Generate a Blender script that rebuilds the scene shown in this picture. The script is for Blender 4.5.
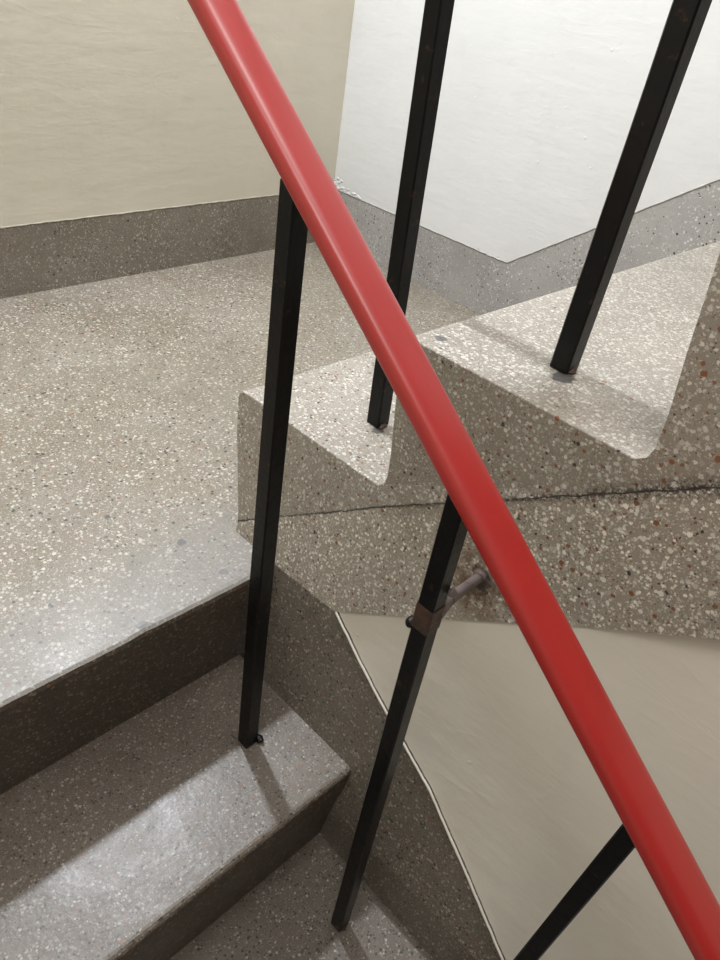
import bpy, bmesh, math, random
from mathutils import Vector, Matrix, noise

for o in list(bpy.data.objects):
    bpy.data.objects.remove(o)
scene = bpy.context.scene
C = scene.collection

# ---------------------------------------------------------------- camera
cam_data = bpy.data.cameras.new('camera')
cam = bpy.data.objects.new('camera', cam_data)
C.objects.link(cam)
cam_data.sensor_fit = 'HORIZONTAL'
cam_data.sensor_width = 36.0
cam_data.lens = 747.7 / 720.0 * 36.0
cam_data.clip_start = 0.01
_M = Matrix(((0.6971, 0.4888, -0.5246), (0.7037, -0.3260, 0.6313), (0.1376, -0.8092, -0.5712)))
_R = Matrix((_M.col[0], -_M.col[1], -_M.col[2])).transposed()
_q = _R.to_quaternion(); _q.normalize()
cam.matrix_world = Matrix.Translation((0.5914, -0.4821, 0.5957)) @ _q.to_matrix().to_4x4()
scene.camera = cam

# ---------------------------------------------------------------- light
world = bpy.data.worlds.new('stairwell_ambient'); scene.world = world
world.use_nodes = True
bg = world.node_tree.nodes['Background']
bg.inputs[0].default_value = (1.0, 0.97, 0.935, 1)
bg.inputs[1].default_value = 0.69


def area(name, loc, aim, size, power, color, shape='DISK', size_y=None):
    l = bpy.data.lights.new(name, 'AREA')
    l.shape = shape; l.size = size
    if size_y: l.size_y = size_y
    l.energy = power; l.color = color
    o = bpy.data.objects.new(name, l); C.objects.link(o)
    o.location = loc
    o.rotation_euler = (Vector(aim) - Vector(loc)).to_track_quat('-Z', 'Y').to_euler()
    return o


area('wall_lamp_light', (-0.68, 0.12, 1.38), (0.35, 0.05, -0.05), 0.08, 16.0, (0.88, 0.93, 1.0))
area('ceiling_lamp_light', (0.35, 0.12, 2.3), (0.3, 0.12, 0.0), 0.4, 6.0, (1.0, 0.97, 0.93))
area('side_fill_light', (0.75, -0.75, 2.0), (0.75, 0.0, 0.2), 0.6, 7.0, (1.0, 0.94, 0.90))  # added fill light, brightens the stringer and inner wall faces

scene.view_settings.view_transform = 'Standard'
scene.view_settings.look = 'None'
scene.view_settings.gamma = 1
scene.view_settings.use_curve_mapping = False
scene.view_settings.exposure = 0.50


# ---------------------------------------------------------------- materials
class NT:
    def __init__(self, name):
        self.m = bpy.data.materials.new(name); self.m.use_nodes = True
        self.t = self.m.node_tree
        self.b = self.t.nodes['Principled BSDF']
        self.co = self.n('ShaderNodeTexCoord').outputs['Object']

    def n(self, kind, **kw):
        nd = self.t.nodes.new(kind)
        for k, v in kw.items(): setattr(nd, k, v)
        return nd

    def put(self, sock, v):
        if isinstance(v, bpy.types.NodeSocket): self.t.links.new(v, sock)
        elif isinstance(v, (tuple, list)) and len(v) == 3 and sock.type == 'RGBA': sock.default_value = (*v, 1)
        else: sock.default_value = v

    def math(self, op, a, b=0.0, c=None, clamp=False):
        nd = self.n('ShaderNodeMath', operation=op); nd.use_clamp = clamp
        self.put(nd.inputs[0], a); self.put(nd.inputs[1], b)
        if c is not None: self.put(nd.inputs[2], c)
        return nd.outputs[0]

    def vmath(self, op, a, b):
        nd = self.n('ShaderNodeVectorMath', operation=op)
        self.put(nd.inputs[0], a)
        if op == 'SCALE': self.put(nd.inputs['Scale'], b)
        else: self.put(nd.inputs[1], b)
        return nd.outputs['Value'] if op in ('LENGTH', 'DISTANCE', 'DOT_PRODUCT') else nd.outputs[0]

    def noise(self, scale, detail=3.0, rough=0.5, vec=None, dist=0.0, out='Fac'):
        nd = self.n('ShaderNodeTexNoise')
        self.put(nd.inputs['Vector'], vec if vec is not None else self.co)
        nd.inputs['Scale'].default_value = scale; nd.inputs['Detail'].default_value = detail
        nd.inputs['Roughness'].default_value = rough; nd.inputs['Distortion'].default_value = dist
        return nd.outputs[out]

    def vor(self, scale, vec=None, rnd=1.0):
        nd = self.n('ShaderNodeTexVoronoi')
        self.put(nd.inputs['Vector'], vec if vec is not None else self.co)
        nd.inputs['Scale'].default_value = scale; nd.inputs['Randomness'].default_value = rnd
        s = self.n('ShaderNodeSeparateColor'); self.t.links.new(nd.outputs['Color'], s.inputs[0])
        return nd.outputs['Distance'], s.outputs[0], s.outputs[1], s.outputs[2]

    def ramp(self, f, stops, interp='LINEAR'):
        nd = self.n('ShaderNodeValToRGB'); cr = nd.color_ramp; cr.interpolation = interp
        while len(cr.elements) < len(stops): cr.elements.new(0.5)
        for e, (p, c) in zip(cr.elements, stops):
            e.position = p; e.color = (*c, 1) if len(c) == 3 else c
        self.put(nd.inputs[0], f); return nd.outputs[0]

    def step(self, f, a, b):     # smoothstep
        nd = self.n('ShaderNodeMapRange'); nd.interpolation_type = 'SMOOTHSTEP'
        self.put(nd.inputs['Value'], f); self.put(nd.inputs['From Min'], a); self.put(nd.inputs['From Max'], b)
        return nd.outputs[0]

    def mix(self, f, a, b, blend='MIX'):
        nd = self.n('ShaderNodeMix', data_type='RGBA', blend_type=blend)
        self.put(nd.inputs[0], f); self.put(nd.inputs[6], a); self.put(nd.inputs[7], b)
        return nd.outputs[2]

    def bump(self, h, strength, dist):
        nd = self.n('ShaderNodeBump'); nd.inputs['Strength'].default_value = strength
        nd.inputs['Distance'].default_value = dist; self.put(nd.inputs['Height'], h)
        self.t.links.new(nd.outputs[0], self.b.inputs['Normal'])

    def xyz(self):
        s = self.n('ShaderNodeSeparateXYZ'); self.t.links.new(self.co, s.inputs[0]); return s.outputs


def terrazzo(name, base, base2, chip, scale=150.0, density=0.62, rough=0.42, dark=0.07, orange=0.05,
             fine=0.5, crack=False, big=0.0, rust=None, spots=(), wear=None, patch=0.0):
    g = NT(name)
    warp = g.vmath('SCALE', g.vmath('SUBTRACT', g.noise(scale * 1.6, 2, out='Color'), (0.5, 0.5, 0.5)), 0.55 / scale * 1.6)
    v = g.vmath('ADD', g.co, warp)
    broad = g.noise(5.0, 4, 0.6); mid = g.noise(22.0, 4, 0.6); grain = g.noise(420.0, 2, 0.6)
    col = g.mix(g.step(broad, 0.35, 0.65), base, base2)
    col = g.mix(g.math('MULTIPLY', g.step(mid, 0.45, 0.75), 0.35), col, tuple(c * 0.72 for c in base))
    col = g.mix(g.math('MULTIPLY', g.step(grain, 0.3, 0.7), 0.22), col, tuple(c * 1.35 for c in base))
    # fine crushed stone
    d, r1, r2, r3 = g.vor(scale * 2.3, v)
    m = g.math('MULTIPLY', g.step(d, g.math('MULTIPLY_ADD', r1, 0.42, 0.16), g.math('MULTIPLY_ADD', r1, 0.42, 0.06)),
               g.math('LESS_THAN', r2, fine))
    fc = g.ramp(r3, [(0, (0.03, 0.028, 0.025)), (0.09, tuple(c * 1.5 for c in base)), (0.32, tuple(c * 0.8 for c in chip)), (0.7, chip)], 'CONSTANT')
    col = g.mix(g.math('MULTIPLY', m, 0.85), col, fc)
    # chips
    d, r1, r2, r3 = g.vor(scale, v)
    dens = g.math('ADD', density - 0.12, g.math('MULTIPLY', g.noise(9.0, 2), 0.24))
    edge = g.math('MULTIPLY_ADD', r1, 0.46, 0.10)
    m2 = g.math('MULTIPLY', g.step(d, g.math('ADD', edge, 0.04), edge), g.math('LESS_THAN', r2, dens))
    o1 = dark; o2 = dark + orange
    cc = g.ramp(r3, [(0, (0.045, 0.042, 0.04)), (o1, (0.22, 0.10, 0.055)), (o2, tuple(c * 0.62 for c in chip)),
                     (o2 + 0.2, tuple(c * 0.85 for c in chip)), (o2 + 0.45, chip), (0.9, tuple(min(1, c * 1.15) for c in chip))], 'CONSTANT')
    col = g.mix(m2, col, cc)
    if big:                                            # coarser stone towards the upper end of the flight
        d, r1, r2, r3 = g.vor(165.0, v)
        e2 = g.math('MULTIPLY_ADD', r1, 0.27, 0.14)
        m3 = g.math('MULTIPLY', g.step(d, g.math('ADD', e2, 0.04), e2), g.math('LESS_THAN', r2, g.math('MULTIPLY', g.step(g.xyz()[0], 0.30, 0.48), big)))
        c3 = g.ramp(r3, [(0, (0.23, 0.095, 0.045)), (0.13, tuple(c * 0.7 for c in chip)), (0.4, chip), (0.8, tuple(min(1, c * 1.15) for c in chip))], 'CONSTANT')
        col = g.mix(m3, col, c3)
    # grime blotches
    gr = g.math('MULTIPLY', g.step(g.noise(3.1, 5, 0.65), 0.48, 0.72), 0.35)
    col = g.mix(gr, col, tuple(c * 0.6 for c in base))
    if patch:
        d, r1, r2, r3 = g.vor(14.0, g.vmath('ADD', g.co, g.vmath('SCALE', g.vmath('SUBTRACT', g.noise(90, 2, out='Color'), (0.5, 0.5, 0.5)), 0.02)))
        mm = g.math('MULTIPLY', g.step(d, g.math('MULTIPLY_ADD', r1, 0.09, 0.03), g.math('MULTIPLY_ADD', r1, 0.07, 0.01)), g.math('LESS_THAN', r2, patch))
        col = g.mix(g.math('MULTIPLY', mm, 0.85), col, (0.045, 0.045, 0.047))
    for (x, y, z, r) in spots:
        wv = g.vmath('ADD', g.co, g.vmath('SCALE', g.vmath('SUBTRACT', g.noise(110, 3, out='Color'), (0.5, 0.5, 0.5)), r * 1.6))
        dd = g.vmath('DISTANCE', wv, (x, y, z))
        col = g.mix(g.math('MULTIPLY', g.step(dd, r * 1.1, r * 0.8), 0.85), col, (0.055, 0.056, 0.06))
    if wear:                                           # smooth grey worn band towards the nosing (x0..x1)
        X = g.xyz()[0]
        w = g.step(g.math('ADD', X, g.math('MULTIPLY', g.math('SUBTRACT', g.noise(7, 4), 0.5), 0.22)), wear[0], wear[1])
        col = g.mix(g.math('MULTIPLY', w, 0.55), col, wear[2])
    if crack:
        X, Y, Z = g.xyz()
        line = g.math('SUBTRACT', g.math('ADD', Z, g.math('MULTIPLY', g.math('SUBTRACT', g.noise(60, 4, 0.7), 0.5), 0.007)),
                      g.math('MULTIPLY_ADD', X, crack[0], crack[1]))
        ad = g.math('ABSOLUTE', line)
        wide = g.math('MULTIPLY_ADD', g.noise(18, 3), 0.0032, -0.0002)
        c1 = g.math('MULTIPLY', g.step(ad, wide, g.math('MULTIPLY', wide, 0.3)), 0.95)
        sp = g.math('MULTIPLY', g.step(ad, g.math('MULTIPLY_ADD', g.step(X, 0.30, 0.5), 0.013, 0.003), 0.0), g.step(g.noise(300, 3, 0.7), 0.47, 0.53))
        col = g.mix(g.math('MAXIMUM', c1, g.math('MULTIPLY', sp, 0.85)), col, (0.022, 0.02, 0.019))
    if rust:
        dd = g.vmath('DISTANCE', g.vmath('ADD', g.co, g.vmath('SCALE', g.vmath('SUBTRACT', g.noise(55, 4, 0.6, out='Color'), (0.5, 0.5, 0.5)), 0.03)), rust)
        col = g.mix(g.math('MULTIPLY', g.math('MULTIPLY', g.step(dd, 0.060, 0.012), g.step(g.noise(90, 4, 0.7), 0.3, 0.6)), 0.95), col, (0.10, 0.050, 0.022))
        col = g.mix(g.math('MULTIPLY', g.step(dd, 0.014, 0.004), 0.8), col, (0.02, 0.014, 0.012))
    g.put(g.b.inputs['Base Color'], col)
    g.put(g.b.inputs['Roughness'], g.math('MULTIPLY_ADD', g.noise(26, 4, 0.6), 0.25, rough - 0.12))
    g.b.inputs['Specular IOR Level'].default_value = 0.5
    g.bump(g.math('ADD', g.math('MULTIPLY', g.noise(160, 3), 0.6), g.math('MULTIPLY', g.noise(18, 3), 2.0)), 0.35, 0.0012)
    return g.m


def plaster(name, col, col2, relief=1.0, dirt=None):
    g = NT(name)
    c = g.mix(g.step(g.noise(3.0, 4, 0.6), 0.35, 0.7), col, col2)
    c = g.mix(g.math('MULTIPLY', g.step(g.noise(17.0, 5, 0.65), 0.5, 0.75), 0.18), c, tuple(k * 0.8 for k in col2))
    if dirt:
        c = g.mix(g.math('MULTIPLY', g.step(g.noise(120, 2), 0.68, 0.74), 0.25), c, dirt)
    g.put(g.b.inputs['Base Color'], c)
    g.b.inputs['Roughness'].default_value = 0.5
    g.b.inputs['Specular IOR Level'].default_value = 0.35
    mp = g.n('ShaderNodeMapping'); mp.inputs['Scale'].default_value = (1, 1, 3.2)
    g.t.links.new(g.co, mp.inputs[0])
    a = g.noise(9, 5, 0.55, vec=mp.outputs[0])
    ridge = g.math('POWER', g.math('SUBTRACT', 1.0, g.math('MULTIPLY', g.math('ABSOLUTE', g.math('SUBTRACT', g.noise(5.0, 3, 0.5, vec=mp.outputs[0], dist=0.6), 0.5)), 9.0), clamp=True), 10.0)
    d, r1, r2, r3 = g.vor(26.0)
    blob = g.math('MULTIPLY', g.step(d, g.math('MULTIPLY_ADD', r1, 0.06, 0.04), 0.0), g.math('LESS_THAN', r2, 0.7))
    h = g.math('ADD', g.math('MULTIPLY', a, 1.2), g.math('ADD', g.math('MULTIPLY', ridge, 0.07), g.math('MULTIPLY', blob, 0.45)))
    h = g.math('ADD', h, g.math('MULTIPLY', g.noise(70, 4, 0.6), 0.12))
    g.bump(h, 0.35 * relief, 0.0022)
    return g.m


def paint(name, col, rough, rust=0.0, coat=0.0, spec=0.5, flat=False, rustcol=(0.06, 0.025, 0.015)):
    g = NT(name)
    c = g.mix(g.step(g.noise(30, 4), 0.4, 0.7), col, tuple(k * (0.95 if flat else 0.75) for k in col))
    if rust: c = g.mix(g.math('MULTIPLY', g.step(g.noise(75, 5, 0.7), 0.66 - rust, 0.78 - rust), 0.8), c, rustcol)
    g.put(g.b.inputs['Base Color'], c)
    g.b.inputs['Roughness'].default_value = rough
    g.b.inputs['Specular IOR Level'].default_value = spec
    g.b.inputs['Coat Weight'].default_value = coat; g.b.inputs['Coat Roughness'].default_value = 0.34
    if not flat: g.bump(g.noise(140, 4, 0.6), 0.25, 0.0015)
    return g.m


CRK = (0.699, -0.0093)
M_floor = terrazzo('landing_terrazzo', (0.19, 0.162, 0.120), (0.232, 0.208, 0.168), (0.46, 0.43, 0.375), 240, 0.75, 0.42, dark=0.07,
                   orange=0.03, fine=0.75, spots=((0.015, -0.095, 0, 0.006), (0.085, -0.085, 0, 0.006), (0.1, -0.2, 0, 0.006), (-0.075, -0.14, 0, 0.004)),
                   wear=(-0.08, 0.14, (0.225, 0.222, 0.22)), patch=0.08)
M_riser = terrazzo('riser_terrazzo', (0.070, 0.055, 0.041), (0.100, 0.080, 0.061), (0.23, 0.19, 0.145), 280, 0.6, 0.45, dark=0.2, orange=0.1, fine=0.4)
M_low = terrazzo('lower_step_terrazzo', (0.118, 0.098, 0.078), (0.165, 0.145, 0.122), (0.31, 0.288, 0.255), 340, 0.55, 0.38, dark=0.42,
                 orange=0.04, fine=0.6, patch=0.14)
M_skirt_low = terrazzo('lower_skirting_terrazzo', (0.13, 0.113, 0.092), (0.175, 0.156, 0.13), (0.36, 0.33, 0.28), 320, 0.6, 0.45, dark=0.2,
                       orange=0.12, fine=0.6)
M_up = terrazzo('upper_step_terrazzo', (0.262, 0.233, 0.193), (0.308, 0.279, 0.236), (0.55, 0.53, 0.48), 290, 0.85, 0.42, dark=0.04, big=0.3,
                orange=0.09, fine=0.8, crack=CRK, patch=0.06,
                spots=((0.235, 0.025, 0.33, 0.006), (0.338, 0.064, 0.33, 0.011), (0.142, 0.074, 0.169, 0.007)))
M_string = terrazzo('stringer_terrazzo', (0.32, 0.284, 0.236), (0.36, 0.325, 0.275), (0.76, 0.73, 0.67), 300, 0.9, 0.45, dark=0.04, big=0.5,
                    orange=0.11, fine=0.8, crack=CRK, rust=(0.358, -0.003, 0.147))
M_base = terrazzo('wall_skirting_terrazzo', (0.19, 0.166, 0.135), (0.235, 0.21, 0.175), (0.45, 0.42, 0.37), 290, 0.55, 0.45, dark=0.1,
                  orange=0.03, fine=0.5)
M_base_b = terrazzo('side_skirting_terrazzo', (0.30, 0.29, 0.275), (0.35, 0.338, 0.32), (0.54, 0.53, 0.51), 260, 0.4, 0.4, dark=0.15,
                    orange=0.02, fine=0.35)
M_beige = plaster('beige_wall_paint', (0.65, 0.61, 0.51), (0.69, 0.65, 0.55), 1.2)
M_white = plaster('white_wall_paint', (0.63, 0.635, 0.625), (0.66, 0.665, 0.655), 1.6, (0.55, 0.53, 0.5))
M_panel = plaster('cream_panel_paint', (0.70, 0.66, 0.59), (0.74, 0.70, 0.63), 1.2)
M_blocker = plaster('dark_blocker_grey', (0.13, 0.12, 0.105), (0.15, 0.14, 0.12), 1.0)  # dark grey for the added wall, so it bounces little light
M_black = paint('black_enamel', (0.0045, 0.0045, 0.005), 0.33, rust=0.05, spec=0.22)
M_rust = paint('rusted_steel', (0.040, 0.024, 0.021), 0.5, rust=0.25, rustcol=(0.075, 0.034, 0.022))
M_steel = paint('worn_steel', (0.16, 0.13, 0.125), 0.45, rust=0.12)
M_red = paint('red_rail_cover', (0.41, 0.014, 0.012), 0.36, coat=0.5, flat=True)


# ---------------------------------------------------------------- mesh helpers
def finish(name, bm, mat, parent=None, smooth=False, mats=(), pick=None):
    bmesh.ops.recalc_face_normals(bm, faces=bm.faces)
    if pick:
        bm.normal_update()
        for f in bm.faces: f.material_index = pick(f)
    me = bpy.data.meshes.new(name); bm.to_mesh(me); bm.free()
    me.materials.append(mat)
    for m in mats: me.materials.append(m)
    if smooth:
        for p in me.polygons: p.use_smooth = True
    o = bpy.data.objects.new(name, me); C.objects.link(o)
    if parent: o.parent = parent
    return o


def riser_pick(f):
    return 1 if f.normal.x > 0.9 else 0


def batter(z):
    return -0.18 * min(max(0.17 - z, 0.0), 0.40)


def yback(x):
    return 0.8428 - 0.0216 * (x + 0.745)


def xleft(y):
    return -0.745 + 0.019 * (0.8428 - y)


def prism(poly, y0, y1, cuts=(), fn0=None, fn1=None):
    """solid from an XZ outline between y0 (near) and y1 (far); fn0/fn1 move the near/far vertices"""
    bm = bmesh.new()
    a = [bm.verts.new((x, y0, z)) for x, z in poly]
    b = [bm.verts.new((x, y1, z)) for x, z in poly]
    n = len(poly)
    bm.faces.new(a); bm.faces.new(b[::-1])
    for i in range(n):
        bm.faces.new((a[i], b[i], b[(i + 1) % n], a[(i + 1) % n]))
    for z in cuts:
        bmesh.ops.bisect_plane(bm, geom=bm.verts[:] + bm.edges[:] + bm.faces[:], plane_co=(0, 0, z), plane_no=(0, 0, 1))
    ym = (y0 + y1) / 2
    for v in bm.verts:
        if v.co.y < ym:
            if fn0: v.co.y = fn0(v.co.x, v.co.z)
        elif fn1: v.co.y = fn1(v.co.x, v.co.z)
    return bm


def tag(o, label, cat, group=None):
    o['label'] = label; o['category'] = cat
    if group: o['group'] = group
    return o


def struct(o):
    o['kind'] = 'structure'; return o


def empty(name, loc=(0, 0, 0)):
    o = bpy.data.objects.new(name, None); o.location = loc; o.empty_display_size = 0.05
    C.objects.link(o); return o


def nosing(x, z, r, drop):
    """rounded front-top corner, facing -x, from riser up onto the tread"""
    return [(x, z - drop)] + [(x + r - r * math.cos(t), z - r + r * math.sin(t)) for t in [math.radians(k) for k in (0, 22, 45, 68, 90)]]


def jag(t, amp, s=1.0):
    return amp * (noise.noise(Vector((t * 40 * s, 3.1, 0))) + 0.7 * noise.noise(Vector((t * 130 * s, 7.7, 0))) + 0.5 * noise.noise(Vector((t * 320 * s, 1.7, 0))))


SK = 0.127
# ---------------------------------------------------------------- setting
# landing slab with a rounded, slightly chipped front lip
XE = 0.111
prof = [(-0.80, 0.0), (XE - 0.010, 0.0), (XE - 0.005, -0.0008), (XE - 0.0015, -0.003), (XE, -0.0075), (XE - 0.002, -0.03), (0.088, -0.157), (0.088, -0.30), (-0.80, -0.30)]
bm = prism(prof, -0.98, 0.95)
for k in range(1, 90):
    y = -0.98 + k * 0.0107
    bmesh.ops.bisect_plane(bm, geom=bm.verts[:] + bm.edges[:] + bm.faces[:], plane_co=(0, y, 0), plane_no=(0, 1, 0))
for v in bm.verts:
    if v.co.x > XE - 0.012 and v.co.z > -0.05:
        j = noise.noise(Vector((v.co.y * 14, 0, 0))) * 0.0009 + noise.noise(Vector((v.co.y * 60, 5, 0))) * 0.0006
        if abs(v.co.y + 0.205) < 0.012 and v.co.x > XE - 0.007: j -= 0.0008
        v.co.x += j
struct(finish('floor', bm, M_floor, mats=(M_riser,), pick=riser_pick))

# beige wall behind the landing
def wall_poly_left():
    bm = bmesh.new()
    ys = [-0.98 + i * 0.004 for i in range(int(1.83 / 0.004) + 1)] + [0.8428]
    pts = [(y, SK - 0.001 + jag(y, 0.0016)) for y in ys] + [(0.8428, 2.0), (-0.98, 2.0)]
    f = [bm.verts.new((xleft(y) + 0.0018, y, z)) for y, z in pts]
    b = [bm.verts.new((xleft(y) - 0.05, y, z)) for y, z in pts]
    bm.faces.new(f); bm.faces.new(b[::-1])
    for i in range(len(pts)):
        j = (i + 1) % len(pts); bm.faces.new((f[i], b[i], b[j], f[j]))
    return bm
struct(finish('wall_left', wall_poly_left(), M_beige))
bm = bmesh.new()
vv = []
for y in (-0.98, 0.8428):
    for x, z in ((0, 0.0), (0, SK - 0.003), (-0.003, SK), (-0.05, SK), (-0.05, 0.0)):
        vv.append(bm.verts.new((xleft(y) + x, y, z)))
for i in range(5):
    j = (i + 1) % 5; bm.faces.new((vv[i], vv[j], vv[5 + j], vv[5 + i]))
bm.faces.new(vv[:5]); bm.faces.new(vv[5:][::-1])
struct(finish('baseboard_left', bm, M_base))

# white wall along the landing and upper flight
XB = -0.213; SL = 0.74
XR = 1.25
def sk_top(x): return SK + max(0.0, (x - XB)) * SL
xs = [-0.80 + i * 0.004 for i in range(int((XR + 0.80) / 0.004) + 1)] + [XR]
poly = [(x, sk_top(x) + (0.003 if abs(x - XB) < 0.01 else 0) + jag(x + 5, 0.0020 + (0.0015 if abs(x - XB) < 0.08 or x < -0.66 else 0))) for x in xs] + [(XR, 2.0), (-0.80, 2.0)]
struct(finish('wall_back', prism(poly, 0.80, 0.90, fn0=lambda x, z: yback(x) - 0.0015, fn1=lambda x, z: yback(x) + 0.05), M_white))
TOPS = [0.169, 0.330, 0.495, 0.660, 0.825]
RX = [0.0, 0.218, 0.444, 0.666, 0.888, 1.11]
poly = [(-0.745, 0.0), (RX[0] - 0.009, 0.0)]
for k in range(5):
    poly += [(RX[k] - 0.009, TOPS[k]), (RX[k + 1] - 0.009, TOPS[k])]
poly += [(XR, TOPS[4]), (XR, sk_top(XR))]
poly += [(XB, SK), (-0.745, SK)]
struct(finish('baseboard_back', prism(poly, 0.80, 0.90, fn0=lambda x, z: yback(x), fn1=lambda x, z: yback(x) + 0.04), M_base_b))

# outer wall of the lower flight, on the camera's side
struct(finish('wall_front', prism([(-0.80, -1.0), (1.25, -1.0), (1.25, 2.0), (-0.80, 2.0)], -1.02, -0.98), M_beige))

# cream plastered wall between the two flights, under the sloping stringer
edge_pts = [(0.2132, 0.0059), (0.258, -0.022), (0.3021, -0.048), (0.348, -0.072), (0.393, -0.095), (0.465, -0.147), (0.5382, -0.2021), (0.80, -0.405), (1.15, -0.68)]
def interp(pts, x):
    for (x0, z0), (x1, z1) in zip(pts, pts[1:]):
        if x <= x1: return z0 + (z1 - z0) * (x - x0) / (x1 - x0)
    return pts[-1][1]
soff_pts = [(0.2132, 0.0059), (0.4054, 0.1343), (0.5462, 0.2327), (0.85, 0.452), (1.15, 0.668)]
ed = [(0.2132 + i * 0.004, 0) for i in range(int(0.93 / 0.004))] + [(1.15, 0)]
ed = [(x, interp(edge_pts, x) + jag(x, 0.0012) + 0.001) for x, _ in ed]
so = [(x, z - 0.0012) for x, z in soff_pts[1:]]
poly = ed + so[::-1]
bm = prism(poly, 0.0, 0.1, cuts=[-0.23], fn0=lambda x, z: -0.18 * min(0.17 - z, 0.40) + 0.002, fn1=lambda x, z: 0.05)
struct(finish('wall_inner', bm, M_panel))
# unseen wall added out of frame to the right, blocks ambient light
struct(finish('wall_light_blocker', prism([(1.26, -1.0), (1.30, -1.0), (1.30, 2.0), (1.26, 2.0)], -0.98, 0.79), M_blocker))
# raised paint bead along the skirting
bm = bmesh.new()
prev = None
for i in range(0, 236):
    x = 0.2135 + i * 0.0039
    z = interp(edge_pts, x) + jag(x, 0.0007)
    w = 0.0013 + 0.0005 * noise.noise(Vector((x * 60, 0, 2)))
    ring = []
    for k in range(6):
        a = math.radians(60 * k)
        zz = z + w * math.sin(a)
        ring.append(bm.verts.new((x + 0.6 * w * math.sin(a), batter(zz) - 0.0008 - 0.0012 * math.cos(a), zz)))
    if prev:
        for k in range(6): bm.faces.new((prev[k], prev[(k + 1) % 6], ring[(k + 1) % 6], ring[k]))
    prev = ring
struct(finish('trim_1', bm, M_panel, smooth=True))

# lumpy ridge of wall paint left along the top of the skirtings
def paint_ridge(name, pts, out, mat, amp=1.0):
    bm = bmesh.new(); prev = None
    for i, p in enumerate(pts):
        p = Vector(p); t = i * 0.11
        w = 0.0010 + amp * 0.0012 * max(0.0, noise.noise(Vector((t * 1.9, 2, 2))) + 0.15 + 0.5 * noise.noise(Vector((t * 6.0, 9, 2))))
        dz = 0.0016 * noise.noise(Vector((t * 1.1, 4, 4)))
        ring = [bm.verts.new(p + Vector(out) * (0.0007 * math.cos(math.radians(60 * k)) * (1 + w * 300)) + Vector((0, 0, dz + w * 1.3 * math.sin(math.radians(60 * k))))) for k in range(6)]
        if prev:
            for k in range(6): bm.faces.new((prev[k], prev[(k + 1) % 6], ring[(k + 1) % 6], ring[k]))
        prev = ring
    struct(finish(name, bm, mat, smooth=True))
paint_ridge('trim_2', [(xleft(y) + 0.0012, y, SK) for y in [-0.98 + i * 0.003 for i in range(607)]], (1, 0, 0), M_beige)
paint_ridge('trim_3', [(x, yback(x) - 0.0008, sk_top(x)) for x in [-0.744 + i * 0.003 for i in range(664)]], (0, -1, 0), M_white, 1.5)

# crumbled plaster in the corner above the skirting
random.seed(4)
bm = bmesh.new()
for i in range(46):
    t = random.random() ** 1.6
    x = -0.742 + 0.10 * t; z = SK + 0.001 + random.random() * 0.030 * (1 - t)
    rr = random.uniform(0.0018, 0.0045) * (1 - 0.4 * t)
    ret = bmesh.ops.create_icosphere(bm, subdivisions=2, radius=rr)
    ax = random.uniform(-1, 1)
    for v in ret['verts']:
        c = v.co * (1 + 0.5 * noise.noise(v.co * 500 + Vector((i, 0, 0))))
        v.co = Vector((x + c.x * 1.5 + c.z * ax * 0.6, yback(x) - 0.0015 + c.y * 0.45, z + c.z * 0.8))
struct(finish('trim_4', bm, M_white, smooth=True))

# ---------------------------------------------------------------- upper flight
up = tag(empty('stair_flight', (0.034, 0.4, 0.0)), 'upper speckled terrazzo stair flight climbing right, with cracked side face', 'stairs', 'terrazzo stair flights')
def child(o, parent):
    o.parent = parent
    o.matrix_parent_inverse = Matrix.Translation(-parent.location)
    return o
def zc(x): return CRK[0] * x + CRK[1]

def wavy_prism(poly, **kw):
    return prism(poly, 0.0, 0.80, fn0=lambda x, z: batter(z), fn1=lambda x, z: yback(x) - 0.0005, **kw)

def relax_edges(bm, amt=0.0035, zmin=None):
    """round the long near edge of the tread"""
    es = [e for e in bm.edges if all(abs(v.co.y - batter(v.co.z)) < 1e-4 and v.co.z > zmin for v in e.verts) and e.calc_length() > 0.003]
    if es: bmesh.ops.bevel(bm, geom=es, offset=amt, segments=3, profile=0.5, affect='EDGES', clamp_overlap=True)

for k in range(5):
    zt = TOPS[k]
    if k == 0:
        left = [(0.034, 0.0018), (0.034, 0.006), (0.020, 0.06), (0.0, 0.115), (-0.007, 0.140)] + nosing(-0.009, zt, 0.010, 0.02)[1:]
        left[0] = (0.034, max(0.0018, zc(0.034)))
        left = [(0.034, zc(0.034))] + [(0.030, 0.03), (0.015, 0.075), (0.0, 0.12)] + nosing(-0.009, zt, 0.010, 0.0)[1:]
    else:
        xr = RX[k] + 0.0015
        zb = TOPS[k - 1]
        left = [(xr + 0.0045, zc(xr + 0.0045)), (xr - 0.005, zb - 0.0008), (xr + 0.002, zb + 0.004), (xr + 0.005, zb + 0.014), (xr + 0.004, zb + 0.04), (xr - 0.001, zb + 0.085)]
        left += nosing(xr - 0.007, zt, 0.009, 0.0)[1:]
    xn = RX[k + 1] + 0.0015
    right = [(xn - 0.005, zt - 0.0008 if k < 4 else zt), (xn + 0.0045, zc(xn + 0.0045))]
    bm = wavy_prism(left + right, cuts=[0.17] if k == 0 else [])
    relax_edges(bm, 0.0022, zt - 0.004)
    child(finish('step', bm, M_up), up)

sx = [(0.034, zc(0.034)), (1.11, zc(1.11))]
poly = [(0.034, 0.0008), (0.2132, 0.0008), (0.2132, 0.0059)] + soff_pts[1:] + [(1.15, zc(1.15)), (0.034, zc(0.034))]
poly = [p for i, p in enumerate(poly)]
bm = wavy_prism(poly, cuts=[0.17])
child(finish('stringer', bm, M_string), up)

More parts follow.
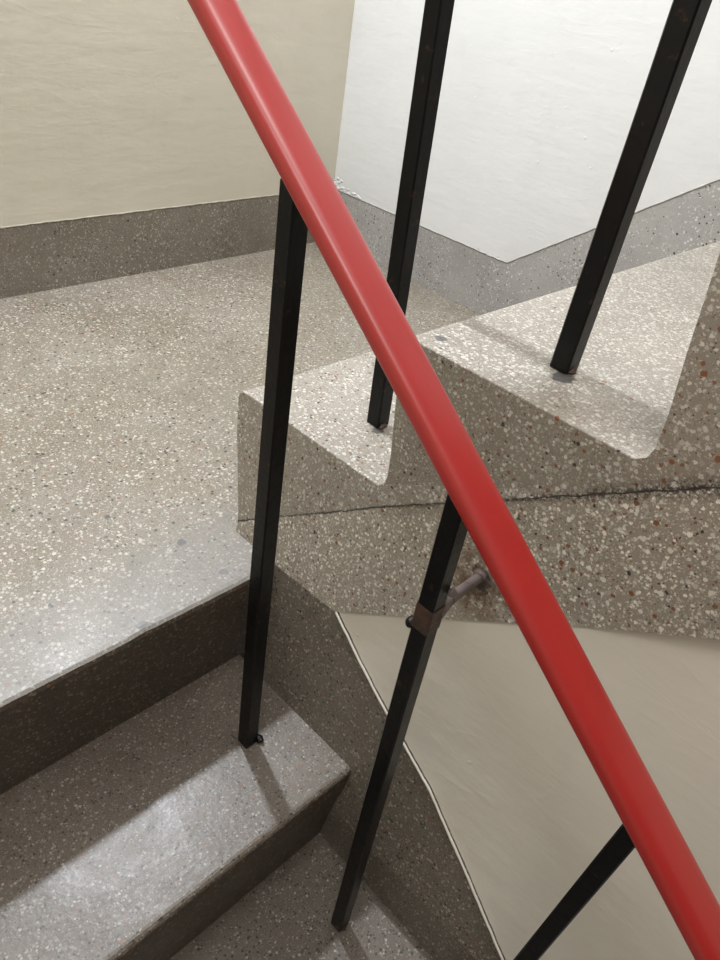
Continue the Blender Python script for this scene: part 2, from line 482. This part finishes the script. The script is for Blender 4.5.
# ---------------------------------------------------------------- lower flight
low = tag(empty('stair_flight.001', (0.2, -0.5, -0.157)), 'lower dark terrazzo stair flight descending below the landing lip', 'stairs', 'terrazzo stair flights')
LZ = [-0.157, -0.300, -0.457, -0.614, -0.771]
LX = [0.300, 0.4885, 0.678, 0.867]
bx = 0.088
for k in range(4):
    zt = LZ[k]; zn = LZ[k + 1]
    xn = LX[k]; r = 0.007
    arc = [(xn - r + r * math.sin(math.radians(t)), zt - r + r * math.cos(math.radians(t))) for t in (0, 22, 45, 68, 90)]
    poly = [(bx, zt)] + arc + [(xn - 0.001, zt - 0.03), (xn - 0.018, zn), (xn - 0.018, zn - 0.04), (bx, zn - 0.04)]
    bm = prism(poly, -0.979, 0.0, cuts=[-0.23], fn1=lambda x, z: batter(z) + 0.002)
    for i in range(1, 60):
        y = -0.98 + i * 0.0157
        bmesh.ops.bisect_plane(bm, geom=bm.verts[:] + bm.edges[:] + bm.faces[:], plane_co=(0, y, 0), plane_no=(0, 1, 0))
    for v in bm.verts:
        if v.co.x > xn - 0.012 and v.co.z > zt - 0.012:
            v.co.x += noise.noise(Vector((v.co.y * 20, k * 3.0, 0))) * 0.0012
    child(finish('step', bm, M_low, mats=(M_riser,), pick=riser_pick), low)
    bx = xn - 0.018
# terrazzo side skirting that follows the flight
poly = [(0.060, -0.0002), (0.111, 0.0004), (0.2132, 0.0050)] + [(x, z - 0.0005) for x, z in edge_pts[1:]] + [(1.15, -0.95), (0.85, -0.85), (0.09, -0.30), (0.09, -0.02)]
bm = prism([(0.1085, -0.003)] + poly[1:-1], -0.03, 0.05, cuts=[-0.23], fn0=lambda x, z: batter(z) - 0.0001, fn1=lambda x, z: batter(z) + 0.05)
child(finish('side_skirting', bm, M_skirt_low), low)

# ---------------------------------------------------------------- railing
rail = tag(empty('stair_railing', (0.197, -0.126, -0.157)), 'black square bar stair railing with glossy red plastic handrail on top', 'railing')
RY = -0.126; UY = 0.083
def zl(x): return 0.5556 - 0.789 * (x - 0.0948)
def zu(x): return 0.700 + 0.745 * x
path = [Vector((1.05, RY, zl(1.05))), Vector((0.6, RY, zl(0.6))), Vector((0.3, RY, zl(0.3))), Vector((0.03, RY, zl(0.03)))]
zA, zB = zl(0.03), zu(0.03)
for i in range(1, 16):
    t = i / 16; a = math.pi * t
    cy = (RY + UY) / 2; ry = (UY - RY) / 2
    path.append(Vector((0.03 - 0.085 * math.sin(a), cy - ry * math.cos(a), zA + (zB - zA) * t + 0.04 * math.sin(a))))
path += [Vector((0.03, UY, zB)), Vector((0.3, UY, zu(0.3))), Vector((0.6, UY, zu(0.6))), Vector((0.95, UY, zu(0.95)))]

def resample(pts, step):
    out = [pts[0]]
    for a, b in zip(pts, pts[1:]):
        n = max(1, int((b - a).length / step))
        for i in range(1, n + 1): out.append(a.lerp(b, i / n))
    return out

def sweep(path, section):
    bm = bmesh.new(); prev = None; rings = []
    for i, p in enumerate(path):
        d = (path[min(i + 1, len(path) - 1)] - path[max(i - 1, 0)]).normalized()
        side = d.cross(Vector((0, 0, 1))).normalized(); upv = side.cross(d).normalized()
        ring = [bm.verts.new(p + side * s + upv * u) for s, u in section]
        if prev:
            n = len(ring)
            for k in range(n): bm.faces.new((prev[k], prev[(k + 1) % n], ring[(k + 1) % n], ring[k]))
        else: bm.faces.new(ring)
        prev = ring
    bm.faces.new(prev[::-1])
    return bm

# plastic cover: flat oval, domed on top, lips folded in underneath
W2, T = 0.0172, 0.0079
sec = []
for k in range(28):
    a = 2 * math.pi * k / 28
    c, s = math.cos(a), math.sin(a)
    x = W2 * math.copysign(abs(c) ** 0.62, c)
    u = (T * 1.15 if s > 0 else T * 0.95) * math.copysign(abs(s) ** 0.62, s)
    sec.append((x, u))
pp = resample(path, 0.02)
hr = child(finish('handrail', sweep(pp, sec), M_red, smooth=True), rail)
hr['label'] = 'glossy red plastic handrail cover'
down = [p + Vector((0, 0, -0.0098)) for p in pp]
child(finish('rail_bar', sweep(down, [(-0.008, -0.002), (0.008, -0.002), (0.008, 0.002), (-0.008, 0.002)]), M_black), rail)

def bar(a, b, w, name='baluster', yaw=0.0, mat=M_black, taper=1.0):
    a = Vector(a); b = Vector(b)
    bm = bmesh.new(); n = 14
    rows = []
    h = w / 2; c = h * 0.84
    prof = [(-h, -c), (-c, -h), (c, -h), (h, -c), (h, c), (c, h), (-c, h), (-h, c)]
    for i in range(n + 1):
        t = i / n; p = a.lerp(b, t)
        j = 0.00025
        rows.append([bm.verts.new((p.x + x + noise.noise(Vector((t * 9, x * 90, a.x * 5))) * j, p.y + y + noise.noise(Vector((t * 9, y * 90, 4 + a.x))) * j, p.z)) for x, y in prof])
    m = len(prof)
    for r0, r1 in zip(rows, rows[1:]):
        for k in range(m): bm.faces.new((r0[k], r0[(k + 1) % m], r1[(k + 1) % m], r1[k]))
    bm.faces.new(rows[0][::-1]); bm.faces.new(rows[-1])
    return child(finish(name, bm, mat, smooth=False), rail)

BW = 0.0163
lowers = [((0.1958, -0.1272, -0.1565), (0.1968, -0.1268)), ((0.3755, -0.1260, -0.2995), (0.3845, -0.1260)),
          ((0.5290, -0.1260, -0.4565), (0.5720, -0.1260)), ((0.745, -0.126, -0.6135), (0.750, -0.126))]
posts = []
for (a, (tx, ty)), bw in zip(lowers, (BW * 1.03, BW * 0.94, BW * 0.85, BW)):
    posts.append(bar(a, (tx, ty, zl(tx) - 0.0105), bw))
uppers = [((0.1315, 0.0850, 0.1695), (0.112, 0.0850)), ((0.3285, 0.0790, 0.3305), (0.342, 0.0800)), ((0.555, 0.082, 0.4955), (0.56, 0.082)), ((0.775, 0.082, 0.6605), (0.78, 0.082))]
for i, (a, (tx, ty)) in enumerate(uppers):
    posts.append(bar(a, (tx, ty, zu(tx) - 0.0105), BW * 1.14))

def blob(loc, r, mat, name, parent, seed=0, scale=(1, 1, 1), amp=0.35, link=None):
    bm = bmesh.new(); bmesh.ops.create_icosphere(bm, subdivisions=3, radius=r)
    for v in bm.verts:
        v.co *= 1 + amp * noise.noise(v.co / r * 1.3 + Vector((seed, seed * 2, 0)))
        v.co.x *= scale[0]; v.co.y *= scale[1]; v.co.z *= scale[2]
        v.co += Vector(loc)
    o = finish(name, bm, mat, smooth=True)
    o.parent = parent
    return o

# rusty weld collars at the feet of the balusters
for i, (a, _) in enumerate(lowers[:2]):
    blob((a[0] + 0.001, a[1], a[2] + 0.004), 0.0085, M_rust if i else M_black, 'foot_weld', posts[i], i + 1, (1, 1, 0.6))
blob((0.2040, -0.1165, -0.1535), 0.0045, M_black, 'weld_spatter', posts[0], 4, (1.4, 1, 0.7), 0.6)
for i, (a, _) in enumerate(uppers[:2]):
    blob((a[0] + 0.0045, a[1] - 0.001, a[2] + 0.001), 0.0075, M_rust, 'foot_weld', posts[4 + i], i + 7, (1.1, 1, 0.4), 0.4)
# welded nick on the upper baluster
blob((0.1195 - 0.006, 0.0850 - 0.006, 0.452), 0.0016, M_black, 'weld_bead', posts[4], 3)

# stay from the second lower baluster to the stringer
def rod(pts, rads, seg=14):
    bm = bmesh.new(); prev = None
    for i, p in enumerate(pts):
        p = Vector(p); d = (Vector(pts[min(i + 1, len(pts) - 1)]) - Vector(pts[max(i - 1, 0)])).normalized()
        s = d.cross(Vector((0, 0, 1))).normalized(); u = s.cross(d)
        ring = [bm.verts.new(p + (s * math.cos(t) + u * math.sin(t)) * rads[i] * (1 + 0.08 * noise.noise(Vector((i, k, 2))))) for k, t in enumerate([2 * math.pi * k / seg for k in range(seg)])]
        if prev:
            for k in range(seg): bm.faces.new((prev[k], prev[(k + 1) % seg], ring[(k + 1) % seg], ring[k]))
        else: bm.faces.new(ring[::-1])
        prev = ring
    bm.faces.new(prev)
    return bm
P0 = Vector((0.3840, -0.1235, 0.2045)); P1 = Vector((0.3545, -0.0035, 0.1525))
pts = [P0.lerp(P1, t) for t in (0, 0.1, 0.25, 0.4, 0.55, 0.7, 0.85, 1.0)]
br = child(finish('wall_stay', rod(pts, [0.0088, 0.0080, 0.0058, 0.0048, 0.0046, 0.0046, 0.0046, 0.0050]), M_steel, smooth=True), rail)
br['label'] = 'rusty round steel stay'
blob(P1 + Vector((0.001, -0.006, 0.004)), 0.0068, M_steel, 'stay_bolt', br, 9, (1, 0.8, 1), 0.15)
cl = bar((0.3827, -0.1260, 0.190), (0.3830, -0.1260, 0.214), BW * 0.94 + 0.0012, name='weld_collar', mat=M_rust)
cl.parent = br; cl.matrix_parent_inverse = Matrix.Identity(4)
blob((0.3735, -0.1300, 0.1880), 0.0050, M_black, 'stay_nut', br, 15, (1, 1, 1), 0.2)
blob((0.3935, -0.1190, 0.2290), 0.0034, M_steel, 'weld_bead', br, 16, (1, 1, 1), 0.4)
